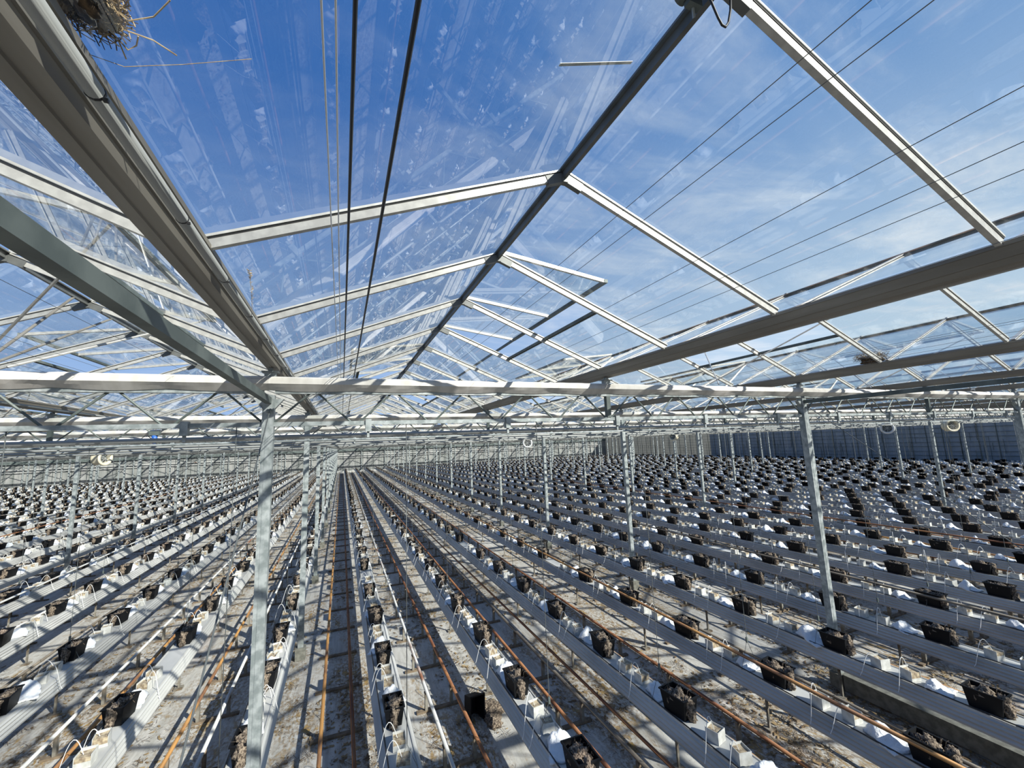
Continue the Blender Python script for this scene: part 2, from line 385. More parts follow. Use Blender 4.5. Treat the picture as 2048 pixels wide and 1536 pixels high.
# ------------------------------------------------------------------ columns
def col_meshes():
    sh = MB().box(-.05, .05, -.05, .05, 0.2, 4.56)
    sh.box(-.016, .016, -.0525, -.05, .5, 4.4)
    return {'shaft': sh.mesh('shaft', 'steel'),
            'head_plate': MB().add([(-.05, -.03, 4.42), (.05, -.03, 4.42), (.13, -.03, 4.52), (-.13, -.03, 4.52), (-.05, .03, 4.42), (.05, .03, 4.42), (.13, .03, 4.52), (-.13, .03, 4.52)],
                                   [(0, 1, 2, 3), (7, 6, 5, 4), (4, 5, 1, 0), (5, 6, 2, 1), (6, 7, 3, 2), (7, 4, 0, 3)]).mesh('head_plate', 'steel'),
            'gutter_bracket': BRK,
            'footing': MB().box(-.09, .09, -.09, .09, 0, .22).mesh('footing', 'concrete')}
CM = col_meshes()
for i in range(int(XA/8), int(XB/8)+1):
    for j in range(-2, 16):
        x, y = 8*i, T1+D*j
        if j < 0 and not (-1 <= i <= 2): continue
        if not -2 <= j: continue
        if j >= 0 and not (inframe(x, y, 4.5, 60) or inframe(x, y, 2, 60)): continue
        nm = 'nearest column line' if i == 0 else '%s column line to its %s' % (ORD(abs(i)), 'right' if i > 0 else 'left')
        lab = ('square galvanised column, %s back in the %s' % (ORD(j+1), nm)) if j >= 0 else 'square galvanised column just behind the viewer'
        c = tag(link('steel_column', None, None, (x, y, 0)), lab, 'column', 'greenhouse columns', 'thing')
        for k_, me in CM.items(): link(k_, me, c)

# ------------------------------------------------------------------ trusses, screens and pipes under them
TOP = MB().box(.05, 7.95, -.03, .03, 4.575, 4.615).mesh('top_chord', 'steel')
BOT = MB().box(.05, 7.95, -.02, .02, 4.25, 4.292).mesh('bottom_chord', 'steel')
def zig(mb, a):
    return mb.tube([(a, 0, 4.29), (a+.36, 0, 4.57)], .011, 6), mb.tube([(a+.44, 0, 4.57), (a+.8, 0, 4.29)], .011, 6)
BR1 = MB().tube([(.04, 0, 4.28), (.36, 0, 4.58)], .011, 6).mesh('web_rod', 'steeldk')
BR2 = MB().tube([(.44, 0, 4.58), (.76, 0, 4.28)], .011, 6).mesh('web_rod', 'steeldk')
mb = MB()
for q in range(10):
    mb.tube([(.8*q+.04, 0, 4.28), (.8*q+.36, 0, 4.58)], .011, 5); mb.tube([(.8*q+.44, 0, 4.58), (.8*q+.76, 0, 4.28)], .011, 5)
WEB = mb.mesh('web_rods', 'steeldk')
CLAMP = MB().box(-.03, .03, -.035, .035, 4.18, 4.31).box(-.012, .012, -.012, .012, 4.12, 4.18).mesh('chord_clamp', 'steel')
MID = MB().box(3.97, 4.03, -.03, .03, 4.29, 4.7).mesh('middle_post', 'steeldk')
def screen_mesh():
    n = 160; vs = []; fs = []
    for a in range(n+1):
        x = .0+8.0*a/n; sag = .022*abs(math.sin(PI*x/.8))+.006*noise.noise(Vector((x*3, 1, 0))); w = .006*noise.noise(Vector((x*5, 7, 0)))
        ring = [(-.060, 4.735+w), (-.03, 4.742+w), (.03, 4.742+w), (.072, 4.715), (.078, 4.67), (.06, 4.63), (.03, 4.612-sag*.8), (-.02, 4.610-sag*.8), (-.06-w, 4.640-sag*.4), (-.092+w, 4.663), (-.090, 4.704), (-.070, 4.707), (-.072, 4.722+w)]
        vs += [(x, yy-.02, zz) for yy, zz in ring]
    k = 13
    for a in range(n):
        fs += [(a*k+j, (a+1)*k+j, (a+1)*k+(j+1) % k, a*k+(j+1) % k) for j in range(k)]
    fs += [tuple(range(k)), tuple(range(n*k+k-1, n*k-1, -1))]
    return MB().add(vs, fs).mesh('energy_screen', 'screen')
SCR = screen_mesh()
for i in range(int(XA/8), int(XB/8)):
    for j in range(-2, 15):
        x, y = 8*i, T1+D*j
        if j < 0 and not (-1 <= i <= 1): continue
        if j >= 0 and not any(inframe(x+q, y, 4.5, 20) for q in (0, 2, 4, 6, 8)): continue
        nm = ('span right of the nearest column line' if i == 0 else 'span left of the nearest column line' if i == -1 else
              '%s span %s of the nearest column line' % (ORD(i+1 if i > 0 else -i), 'right' if i > 0 else 'left'))
        od = '%s back' % ORD(j+1) if j >= 0 else 'just behind the viewer'
        t = tag(link('roof_truss', None, None, (x, y, 0)), 'steel lattice truss, %s, %s' % (od, nm), 'truss', 'roof trusses', 'thing')
        link('top_chord', TOP, t); link('bottom_chord', BOT, t); link('middle_post', MID, t)
        if 0 <= j < 2:
            for q in range(10):
                link('web_rod', BR1, t, (.8*q, 0, 0)); link('web_rod', BR2, t, (.8*q, 0, 0))
            for q in range(5): link('chord_clamp', CLAMP, t, (.53+1.6*q+.4, 0, 0))
        else: link('web_rods', WEB, t)['kind'] = 'stuff'
        tag(link('energy_screen', SCR, None, (x, y, 0)), 'gathered white screen cloth, %s, %s' % (od, nm), 'screen cloth', 'gathered screens', 'thing')
# tubes across the house between and under the trusses
for j in range(0, 15):
    for dy, z, r, q in ((.55, 4.13, .024, 'pipe'), (2.6, 4.22, .03, 'pipe'), (3.6, 4.18, .018, 'steel')):
        y = T1+D*j+dy
        if j == 0 and dy < 1: z = 4.16
        tag(link('cross_tube', smooth(MB().tube([(XA+.2, y, z), (XB-.2, y, z)], r, 8).mesh('cross_tube', q))),
            '%s long tube running crosswise behind the %s row of trusses' % ({.55: 'first pale', 2.6: 'thick pale', 3.6: 'thin grey'}[dy], ORD(j+1)), 'tube', 'crosswise tubes under the roof', 'thing')
for n_, (a_, b_) in enumerate((RODA, RODB)):
    tag(link('ridge_stay', MB().tube([a_, b_], .012, 8).mesh('ridge_stay', 'gutter')), '%s of two thin tubes slanting down from the ridge left of the heavy beam' % ('upper' if n_ == 0 else 'lower'), 'tube', None, 'thing')
# braced bay: longitudinal beams and diagonal cables
for x, nm in ((0, 'at upper left, ending at the nearest column'), (8, 'at right, ending at the first column of the right line')):
    b_ = tag(link('longitudinal_beam', MB().box(-.026, .026, T1-D+.05, T1-.05, 4.472, 4.532).mesh('longitudinal_beam', 'steeldk'), None, (x, 0, 0)), 'heavy dark steel beam '+nm, 'beam', None, 'thing')
    link('end_bolt', MB().tube([(-.01, T1-.06, 4.40), (.03, T1-.06, 4.40)], .02, 8).mesh('end_bolt', 'steel'), b_)
    tag(link('brace_cable', MB().tube([(x+.02, T1-.07, 4.42), (x+.02, T1-D+.1, .25)], .0055, 6).mesh('brace_cable', 'wire')),
        'diagonal brace cable running down from the %s' % ('nearest column head' if x == 0 else 'right column head'), 'cable', None, 'thing')
tag(link('foundation_beam', MB().box(-.07, .07, T1-D+.1, T1-.1, .02, .24).mesh('foundation_beam', 'concrete'), None, (8, 0, 0)), 'grey concrete beam on the ground running forward from the right column foot', 'beam', None, 'thing')
# strings and cables running lengthwise
for x, z, r, q, lab in ((.689-.01, 4.80, .0045, 'black', 'left one of two black cables running overhead'), (.785, 4.80, .0055, 'black', 'right one of two black cables running overhead'),
                        (.622, 4.80, .0022, 'wwire', 'left one of two thin white cords overhead'), (.646, 4.80, .0022, 'wwire', 'right one of two thin white cords overhead')):
    tag(link('overhead_cord', MB().tube([(x, YA+.3, z), (x, 40, z)], r, 6).mesh('overhead_cord', q)), lab, 'cable', None, 'thing')
for i in range(-3, 8):
    for q, (dx, z) in enumerate(((1.58, 4.8), (1.695, 4.8), (2.17, 4.8), (2.47, 4.8), (2.67, 4.8), (3.3, 4.78))):
        tag(link('screen_wire', MB().tube([(i*B+dx, YA+.3, z), (i*B+dx, YB-.4, z)], .0014, 4).mesh('screen_wire', 'wire')),
            '%s thin lengthwise wire from the left, %s' % (ORD(q+1), bayname(i*B)), 'wire', 'lengthwise screen wires', 'thing')

# ------------------------------------------------------------------ growing rows
ys0, ys1 = -6., 76.
ga = [(-.135, .692), (-.138, .702), (-.152, .702), (-.156, .676), (-.178, .664), (-.168, .640), (-.193, .622), (-.181, .598), (-.207, .578), (-.194, .553), (-.218, .532), (-.213, .506), (-.203, .504),
      (-.11, .64)]
pr = ga+[(-a, b_) for a, b_ in reversed(ga)]
TRO = MB().prism_y([(a, z) for a, z in pr], ys0, ys1).mesh('growing_trough', 'trough')
SUP = MB().box(-.014, .014, -.014, .014, .03, .64).box(-.06, .06, -.06, .06, 0, .03).box(-.12, .12, -.02, .02, .60, .64).mesh('support', 'stand')
mb = MB(); y = ys0+.5
while y < ys1: mb.box(-.02, .02, y-.02, y+.02, 0, .62); y += 2.5
SUPALL = mb.mesh('support', 'stand')
HOSE = MB().tube([(0, ys0, 0), (0, ys1, 0)], .008, 5).mesh('irrigation_hose', 'black')
for k in range(KA, KB+1):
    x = ROWX(k)
    if x < XA+.5 or x > XB-.4: continue
    t = tag(link('growing_trough', TRO, None, (x, 0, 0)), 'long ribbed white growing trough, %s' % rowname(k), 'trough', 'growing troughs', 'thing')
    if -5 <= k <= 8:
        y = ys0+.5
        while y < ys1: link('support', SUP, t, (0, y, 0)); y += 2.5
    else: link('support', SUPALL, t)['kind'] = 'stuff'
    tag(link('irrigation_hose', HOSE, None, (x-.15, 0, .715)), 'thin black irrigation hose, %s' % rowname(k), 'hose', 'irrigation hoses', 'thing')
    if k in (3, 4, 7, 11, -4, -8):
        q, dx, z = {3: ('rust', -.34, .30), 4: ('ochre', -.215, .93), 7: ('darkrail', -.21, .9), 11: ('rust', -.21, .85), -4: ('whitepaint', .21, .85), -8: ('rust', .21, .85)}[k]
        tag(link('growth_pipe', smooth(MB().tube([(x+dx, ys0, z), (x+dx, ys1, z)], .022, 10).mesh('growth_pipe', q))), '%s pipe along the near side of the trough, %s' % ({'whitepaint': 'worn white', 'rust': 'rusty', 'ochre': 'ochre', 'darkrail': 'dark weathered'}[q], rowname(k)), 'pipe', 'pipes along the troughs', 'thing')
# pipe rails on stands in every path
CROSS = MB().box(-.34, .34, -.035, .035, .0, .03)
PST = MB().box(-.02, .02, -.03, .03, .03, .275).box(-.03, .03, -.02, .02, .262, .282)
CROSSM, PSTM = CROSS.mesh('rail_stand', 'sleeper'), PST.mesh('post', 'stand')
FULL = MB().box(-.34, .34, -.035, .035, .0, .03)
for s in (-.195, .195): FULL.box(s-.02, s+.02, -.03, .03, .03, .275)
cand = []
for k in range(KA, KB):
    xc = ROWX(k)+.8
    if k == 0: xc = .68
    if xc < XA+1 or xc > XB-1: continue
    a, b_ = [('rust', 'rust'), ('ochre', 'rust'), ('whitepaint', 'rust'), ('darkrail', 'ochre'), ('rust', 'darkrail'), ('ochre', 'ochre')][(k+60) % 6]
    if k == 0: a, b_ = 'ochre', 'rust'
    if k == 1: a, b_ = 'whitepaint', 'rust'
    if k == 2: a, b_ = 'rust', 'darkrail'
    if k == 3: a, b_ = 'ochre', 'rust'
    if k == -1: a, b_ = 'ochre', 'whitepaint'
    if k == -2: a, b_ = 'whitepaint', 'ochre'
    pn = 'centre path' if k == 0 else '%s path %s of centre path' % (ORD(abs(k)), 'right' if k > 0 else 'left')
    for s, q in ((-1, a), (1, b_)):
        tag(link('pipe_rail', smooth(MB().tube([(xc+.195*s, ys0, .306), (xc+.195*s, ys1, .306)], .0245, 10).mesh('pipe_rail', q))),
            '%s %s rail pipe of the %s' % ('left' if s < 0 else 'right', {'rust': 'rusty', 'ochre': 'ochre-brown', 'whitepaint': 'worn white', 'darkrail': 'dark'}[q], pn), 'rail', 'pipe rails in the paths', 'thing')
    y = 5.72-1.25*9
    n = 0
    while y < ys1:
        if inframe(xc, y, 0, 0): n += 1; cand.append((pj(xc, y, 0)[2], xc, y, n, pn, True))
        else: cand.append((999, xc, y, 0, pn, False))
        y += 1.25
cand.sort(key=lambda c: c[0])
for d, xc, y, n, pn, v in cand[:300]:
    o = tag(link('rail_stand', CROSSM, None, (xc, y, 0)), 'low rail stand, %s from the front in the %s' % (ORD(n), pn), 'stand', 'rail stands in the paths', 'thing')
    for s in (-.195, .195): link('post', PSTM, o, (s, 0, 0))
tag(link('rail_stands', tile('rail_stands', FULL.template(), [(c[1], c[2], 0, 0, 1) for c in cand[300:]], ['sleeper'])), 'the many low rail stands further down the paths', 'stands', None, 'stuff')

# ---- pots, cubes, films
def pot_mb(low=False):
    m = MB(); a, b_, c, d, h = .09, .145, .115, .175, .215; t = .006
    def ring(x, y, z): return [(-x, -y, z), (x, -y, z), (x, y, z), (-x, y, z)]
    q = ring(a, b_, 0)+ring(c, d, h)+ring(c+.012, d+.012, h)+ring(c+.012, d+.012, h+.015)+ring(c-t, d-t, h+.015)+ring(a-t, b_-t, .01)
    fs = [(3, 2, 1, 0)]
    for L_ in range(5):
        for j in range(4):
            i0, i1 = L_*4+j, L_*4+(j+1) % 4
            fs.append((i0, i1, i1+4, i0+4))
    fs.append((20, 21, 22, 23))
    m.add(q, fs)
    return m
def blob(cx, cy, cz, rx, ry, rz, sub, seed, amp=.22):
    me = MB(); n, k = (20, 13) if sub else (6, 4); vs = []
    for i in range(k+1):
        th = PI*i/k
        for j in range(n):
            ph = 2*PI*j/n; v = Vector((math.sin(th)*math.cos(ph), math.sin(th)*math.sin(ph), math.cos(th)))
            g = 1+amp*2*noise.noise(v*1.7+Vector((seed, seed*2, 0)))+amp*noise.noise(v*5+Vector((seed, 0, 5)))+amp*.6*noise.noise(v*11+Vector((seed, 0, 5)))*sub
            vs.append((cx+v.x*rx*g, cy+v.y*ry*g, cz+v.z*rz*g))
    fs = [(i*n+j, (i+1)*n+j, (i+1)*n+(j+1) % n, i*n+(j+1) % n) for i in range(k) for j in range(n)]
    return vs, fs
def root_mb(seed, hi=True):
    m = MB()
    m.add(*blob(0, .03, .155, .09, .12, .085, hi, seed, .35))
    m.add(*blob(.015*((seed % 3)-1), -.155, .15, .06, .055, .09, hi, seed+9, .35))
    if hi:
        m.add(*blob(-.01, -.185, .06, .045, .045, .075, hi, seed+5, .4))
        rnd = random.Random(seed)
        for q in range(14):
            a = rnd.uniform(0, 2*PI); x, y = .09*math.cos(a), .13*math.sin(a)
            m.tube([(x*.8, y, .19), (x*1.1, y*1.1, .225+rnd.uniform(0, .03)), (x*1.3+rnd.uniform(-.04, .04), y*1.2, .20+rnd.uniform(-.05, .06))], .002, 4)
    return m
def cube_mb(v):
    w = .07; h = .12
    m = MB(); t = .004
    # wrapper walls: two sides and back, front only half height on some
    m.box(-w, -w+t, -w, w, 0, h).box(w-t, w, -w, w, 0, h).box(-w+t, w-t, w-t, w, 0, h+.01)
    m.box(-w+t, w-t, -w, -w+t, 0, (h if v == 0 else .035 if v == 1 else .06))
    return m
def wool_mb(hi=True):
    return MB().box(-.065, .065, -.065, .065, .002, .098) if not hi else MB().add(*grid_top(.065, .10))
def grid_top(w, h, n=5):
    vs = []; fs = []
    for i in range(n):
        for j in range(n):
            x, y = -w+2*w*i/(n-1), -w+2*w*j/(n-1); vs.append((x, y, h+.012*noise.noise(Vector((x*40, y*40, 3)))))
    b0 = len(vs); vs += [(-w, -w, .002), (w, -w, .002), (w, w, .002), (-w, w, .002)]
    for i in range(n-1):
        for j in range(n-1): fs.append((i*n+j, (i+1)*n+j, (i+1)*n+j+1, i*n+j+1))
    c = [0, (n-1)*n, n*n-1, n-1]
    fs.append(tuple([i*n for i in range(n)][::-1]+[b0, b0+1])); fs.append(tuple([(n-1)*n+j for j in range(n)][::-1]+[b0+1, b0+2]))
    fs.append(tuple([i*n+n-1 for i in range(n)]+[b0+2, b0+3])); fs.append(tuple([j for j in range(n)]+[b0+3, b0]))
    fs.append((b0+3, b0+2, b0+1, b0))
    return vs, fs
def film_mb(seed, n=12, k=14):
    """crumpled film: a puffed pillow end that falls to a flat flap towards -y"""
    rnd = random.Random(seed); m = MB(); vs = []
    hh = rnd.uniform(.09, .14); w0 = rnd.uniform(.09, .12); w1 = rnd.uniform(.12, .16); ln = rnd.uniform(.22, .36)
    for side in (0, 1):
        for i in range(k+1):
            u = i/k
            for j in range(n+1):
                s = j/n*2-1; w = w0+(w1-w0)*u
                z = hh*math.exp(-((u-.25)/.28)**2)*(1-abs(s)**2.5*.8)+.012
                z += (.035*noise.noise(Vector((s*2.3, u*4, seed)))+.035*abs(noise.noise(Vector((s*5+seed, u*8, 1)))))*(1-u*.6); z = max(z, .008)
                x = s*w*(1+.12*noise.noise(Vector((u*4, s, seed+3)))); y = .08-ln*u+.02*noise.noise(Vector((s*3, seed, u)))
                vs.append((x, y, z if side == 0 else max(z-.02, 0.001)*.6))
    q = (n+1)*(k+1); fs = []
    for i in range(k):
        for j in range(n):
            a = i*(n+1)+j; fs.append((a, a+n+1, a+n+2, a+1)); fs.append((q+a, q+a+1, q+a+n+2, q+a+n+1))
    for i in range(k):
        a = i*(n+1); fs.append((a, q+a, q+a+n+1, a+n+1)); a += n; fs.append((a, a+n+1, q+a+n+1, q+a))
    for j in range(n): fs.append((j, j+1, q+j+1, q+j)); a = k*(n+1)+j; fs.append((a, q+a, q+a+1, a+1))
    return MB().add(vs, fs)
POT = pot_mb().mesh('plant_pot', 'pot')
ROOT = [smooth(root_mb(s).mesh('root_ball', 'root')) for s in range(5)]
CUBE = [cube_mb(v).mesh('substrate_cube', 'wrap') for v in range(3)]
WOOL = smooth(wool_mb().mesh('rockwool', 'wool'))
for p in WOOL.polygons: p.use_smooth = False
FILM = [smooth(film_mb(s).mesh('plastic_film', 'film')) for s in range(6)]
def tube_arc(seed):
    r = random.Random(seed); h = r.uniform(.10, .24); o = r.uniform(.16, .26); y = r.uniform(-.16, .16)
    pts = [(-.02, 0, .10)]
    for t in range(1, 11):
        a = t/10; pts.append((-.02-a*o, y*a, .10+h*math.sin(PI*min(1, a*1.15))-.22*a*a))
    return MB().tube(pts, .004, 5).mesh('drip_tube', 'tube')
ARC = [tube_arc(s) for s in range(7)]
pots, cubes, films = [], [], []
ZT = .694
for k in range(KA, KB+1):
    x = ROWX(k)
    if x < XA+.5 or x > XB-.4: continue
    rnd = random.Random(k*31+5); y = 3.5+PITCHY*rnd.random()-PITCHY*5
    off = {1: 5.75, 2: 5.62, 3: 5.21, 4: 4.3, 5: 2.9, 0: 8.2, -1: 8.9}.get(k)
    if off: y = off-PITCHY*7
    while y < 74:
        if y > -4:
            jy = rnd.uniform(-.05, .05)
            if rnd.random() < .04: y += PITCHY*.5
            pots.append((x+rnd.uniform(-.02, .02), y+jy, k, rnd.uniform(-.12, .12), rnd.uniform(.94, 1.06)))
            films.append((x+rnd.uniform(-.03, .03), y+.46+jy, k, rnd.uniform(-.35, .35), rnd.uniform(.95, 1.3)))
            cubes.append((x+rnd.uniform(-.02, .02), y+.72+jy, k, rnd.uniform(-.25, .25), rnd.uniform(.95, 1.08)))
            cubes.append((x+rnd.uniform(-.02, .02), y+1.05+jy, k, rnd.uniform(-.25, .25), rnd.uniform(.95, 1.08)))
        y += PITCHY
def split(items, most=300):
    vis = []; rest = []
    cnt = {}
    for it in sorted(items, key=lambda q: q[1]):
        if inframe(it[0], it[1], .8, 0) and it[1] > 0:
            cnt[it[2]] = cnt.get(it[2], 0)+1; vis.append((pj(it[0], it[1], .8)[2], cnt[it[2]], it))
        else: rest.append(it)
    vis.sort(key=lambda q: q[0])
    return vis[:most], [v[2] for v in vis[most:]]+rest
near, far = split(pots)
for d, n, (x, y, k, r, s) in near:
    o = tag(link('plant_pot', POT, None, (x, y, ZT), (0, 0, r)), 'black pot of dry roots, %s from front in %s' % (ORD(n), rowname(k)), 'pot', 'black pots on the troughs'); o.scale = (s, s, s)
    link('root_ball', ROOT[random.randrange(5)], o)
pm = pot_mb(); rb = root_mb(2, False); lo = MB(); lo.add(pm.v, pm.f, 0); lo.add(rb.v, rb.f, 1)
tag(link('plant_pots', tile('plant_pots', lo.template(), [(p[0], p[1], ZT, p[3], p[4]) for p in far], ['pot', 'root'])), 'the many black pots further back along the troughs', 'pots', None, 'stuff')
near, far = split(cubes)
for d, n, (x, y, k, r, s) in near:
    o = tag(link('substrate_cube', CUBE[random.randrange(3)], None, (x, y, ZT), (0, 0, r)), 'white-wrapped beige cube, %s from front in %s' % (ORD(n), rowname(k)), 'cube', 'wrapped cubes on the troughs'); o.scale = (s, s, s)
    link('rockwool', WOOL, o)
lo = cube_mb(1); w_ = wool_mb(False); lo.add(w_.v, w_.f, 1)
tag(link('substrate_cubes', tile('substrate_cubes', lo.template(), [(p[0], p[1], ZT, p[3], p[4]) for p in far], ['wrap', 'wool'])), 'the many beige cubes further back along the troughs', 'cubes', None, 'stuff')
for q, (d, n, (x, y, k, r, s)) in enumerate(near):
    o = tag(link('drip_tube', ARC[random.randrange(7)], None, (x, y, ZT), (0, 0, r if k >= 1 or random.random() < .5 else r+PI)),
            'thin white drip tube, %s from front in %s' % (ORD(n), rowname(k)), 'tube', 'drip tubes at the cubes')
near, far = split(films)
for d, n, (x, y, k, r, s) in near:
    o = tag(link('plastic_film', FILM[random.randrange(6)], None, (x, y, ZT), (0, 0, r)), 'crumpled white film, %s from front in %s' % (ORD(n), rowname(k)), 'film', 'crumpled films on the troughs'); o.scale = (s, s, s)
lo = film_mb(3, 4, 4)
tag(link('plastic_films', tile('plastic_films', lo.template(), [(p[0], p[1], ZT, p[3], p[4]) for p in far], ['film'])), 'the many white films further back along the troughs', 'films', None, 'stuff')

# ---- hanger wires with their V ends
def hanger_mb(top):
    m = MB().tube([(0, 0, 1.05), (0, 0, top)], .0042, 5); m.tube([(0, 0, 1.05), (-.16, 0, .69)], .003, 5); m.tube([(0, 0, 1.05), (.16, 0, .69)], .003, 5)
    return m
HM = hanger_mb(4.25); HW = HM.mesh('hanger_wire', 'wire')
HB = MB().box(-.012, .012, -.01, .01, 1.02, 1.09).mesh('buckle', 'steeldk')
hang = []
for k in range(KA, KB+1):
    x = ROWX(k)
    if x < XA+.5 or x > XB-.4: continue
    for j in range(0, 15): hang.append((x, T1+D*j, k))
near, far = split(hang)
for d, n, (x, y, k) in near:
    o = tag(link('hanger_wire', HW, None, (x, y+.03, 0)), 'dark hanger wire, %s from front at %s' % (ORD(n), rowname(k)), 'wire', 'hanger wires from the trusses', 'thing')
    link('buckle', HB, o)
if far: tag(link('hanger_wires', tile('hanger_wires', HM.template(), [(p[0], p[1]+.03, 0, 0, 1) for p in far], ['wire'])), 'the many hanger wires further back', 'wires', None, 'stuff')

# ------------------------------------------------------------------ single things
def fan(name, loc, rz, q, lab, body=True):
    t = tag(link(name, None, None, loc, (0, 0, rz)), lab, 'fan', None, 'thing')
    m = MB(); n = 28; pr_ = [(.195, -.155), (.215, -.175), (.27, -.175), (.285, -.15), (.28, -.12), (.245, -.09), (.235, .12), (.26, .15), (.225, .15), (.215, .1), (.195, -.12)]
    vs = [(r_*math.cos(2*PI*j/n), y_, r_*math.sin(2*PI*j/n)) for r_, y_ in pr_ for j in range(n)]; k_ = len(pr_)
    m.add(vs, [(a*n+j, a*n+(j+1) % n, ((a+1) % k_)*n+(j+1) % n, ((a+1) % k_)*n+j) for a in range(k_) for j in range(n)])
    link('housing', smooth(m.mesh('housing', q)), t)
    link('hub', MB().tube([(0, -.07, 0), (0, .12, 0)], .05, 14).mesh('hub', 'steeldk'), t)
    for b_ in range(5):
        a = 2*PI*b_/5; ca, sa = math.cos(a), math.sin(a); w = .085
        p = [(.04*ca-w*.4*-sa, -.03, .04*sa-w*.4*ca), (.04*ca+w*.4*-sa, .01, .04*sa+w*.4*ca), (.19*ca+w*-sa, .03, .19*sa+w*ca), (.19*ca-w*-sa, -.05, .19*sa-w*ca)]
        p2 = [(x_, y_+.006, z_) for x_, y_, z_ in p]
        link('blade', MB().add(p+p2, [(3, 2, 1, 0), (4, 5, 6, 7), (0, 1, 5, 4), (1, 2, 6, 5), (2, 3, 7, 6), (3, 0, 4, 7)]).mesh('blade', 'steeldk'), t)
    link('dark_backing', MB().tube([(0, .10, 0), (0, .115, 0)], .20, 20).mesh('dark_backing', 'gasket'), t)  # black disc added behind the blades to make the fan's inside dark
    m = MB()
    for s in (-.15, .15): m.tube([(s, 0, .18), (s, 0, .42)], .006, 5)
    link('hanging_rod', m.mesh('hanging_rod', 'steel'), t)
    g = MB()
    for r_ in (.07, .12, .17):
        g.tube([(r_*math.cos(2*PI*j/20), -.15, r_*math.sin(2*PI*j/20)) for j in range(21)], .003, 4)
    for j in range(4):
        a = PI*j/4; g.tube([(-.2*math.cos(a), -.15, -.2*math.sin(a)), (.2*math.cos(a), -.15, .2*math.sin(a))], .003, 4)
    link('guard', g.mesh('guard', 'fan'), t)
fan('circulation_fan', (10.6, 22, 3.96), -.35, 'fan', 'round white fan hanging above the rows, right of the picture centre')
fan('circulation_fan', (25.6, 12, 4.0), -1.05, 'fan', 'round white fan in front of the blue-grey right wall')
fan('circulation_fan', (26.4, 10, 4.0), -.55, 'fancream', 'cream drum fan at far right, side on, beside the round white fan')
fan('circulation_fan', (-7.5, 20, 4.03), 1.2, 'fancream', 'cream drum fan above the rows at far left')
fan('circulation_fan', (21.5, 22, 4.0), -1.3, 'fancream', 'small cream fan where the pale wall turns blue-grey')
m = MB().box(-.05, .05, -.03, .03, .05, .10)
t = tag(link('clamp_light', m.mesh('clamp_light', 'steeldk'), None, (-1.46, 6.4, 4.21)), 'small blue device hanging from a cross tube at left', 'device', None, 'thing')
link('blue_cap', smooth(MB().tube([(0, 0, -.05), (0, 0, .05)], [.02, .032], 10).mesh('blue_cap', 'blue')), t)

# nest of dry grass on the left gutter, stray stalk, second nest
def nest(loc, n, r, lab, q='twig', long_=0):
    rnd = random.Random(n); m = MB()
    for i in range(n):
        a = rnd.uniform(0, 2*PI); el = rnd.uniform(-.2, 1); rr = r*rnd.uniform(.2, 1)
        p = Vector((math.cos(a)*rr*.8, math.sin(a)*rr*1.3, el*r*.55)); d = Vector((rnd.uniform(-1, 1), rnd.uniform(-1, 1), rnd.uniform(-.5, .7))).normalized()*r*rnd.uniform(.3, .7)
        c = Vector((rnd.uniform(-1, 1), rnd.uniform(-1, 1), rnd.uniform(-1, 1)))*r*.15
        m.tube([p-d*.5, p+c, p+d*.5], rnd.uniform(.0012, .0025)*(1 if r > .1 else .8), 4, 0 if rnd.random() < .7 else 1)
    o = tag(link('bird_nest', m.mesh('bird_nest', [q, 'straw']), None, loc), lab, 'nest', None, 'thing')
    mm = MB(); mm.add(*blob(0, 0, 0, r*.5, r*.8, r*.35, True, n, .4)); link('packed_core', smooth(mm.mesh('packed_core', 'twig')), o)
    return o
o = nest((.10, 1.085, 5.035), 1300, .092, 'dark dry grass nest on the gutter at the top left corner')
for i, pts in enumerate([[(.03, -.02, .0), (.08, .04, .0), (.13, .03, .02), (.17, .0, .05)], [(.0, .02, .0), (.06, .07, .0), (.11, .09, .01), (.15, .12, .01)],
                         [(.02, .05, .0), (.05, .12, -.01), (.07, .11, .0), (.08, .09, .01)], [(0, .04, .01), (.05, .05, 0), (.09, .01, .03)], [(0, .07, 0), (.04, .10, -.01), (.04, .14, -.02)]]):
    link('straw_stalk', MB().tube(pts, .0018, 5).mesh('straw_stalk', 'straw'), o)
tag(link('dry_stalk', MB().tube([(.068, 1.215, 4.995), (.127, 1.25, 5.012), (.25, 1.25, 5.062), (.41, 1.24, 5.127)], .0009, 5).mesh('dry_stalk', 'straw')), 'single thin dry stem reaching right over the glass from the nest', 'stalk', None, 'thing')
nest((7.92, 3.55, 5.02), 260, .17, 'dark nest on the gutter under the right roof bars')
m = MB(); rnd = random.Random(3)
m.tube([(0, 0, 0), (.004, -.05, .06), (.008, -.12, .12), (.012, -.19, .17)], .0016, 5)
for i in range(60):
    z = rnd.uniform(.03, .155) if i < 26 else rnd.uniform(.155, .185); a = rnd.uniform(0, 6.28); r_ = .009 if i < 26 else .013; u = z/.17
    m.tube([(.012*u, -.19*u*u, z), (.012*u+r_*math.cos(a), -.19*u*u+r_*math.sin(a), z+.008)], .0014, 4)
tag(link('dried_weed', m.mesh('dried_weed', 'straw'), None, (.093, 3.15, 4.965)), 'dried brown weed stem growing out of the left gutter', 'weed', None, 'thing')
tag(link('torn_tape', MB().bar((1.50, 1.335, 5.585), (1.9, 1.345, 5.747), .016, .002).mesh('torn_tape', 'wrap')), 'torn pale tape strip on the left glass slope near the ridge', 'tape', None, 'thing')
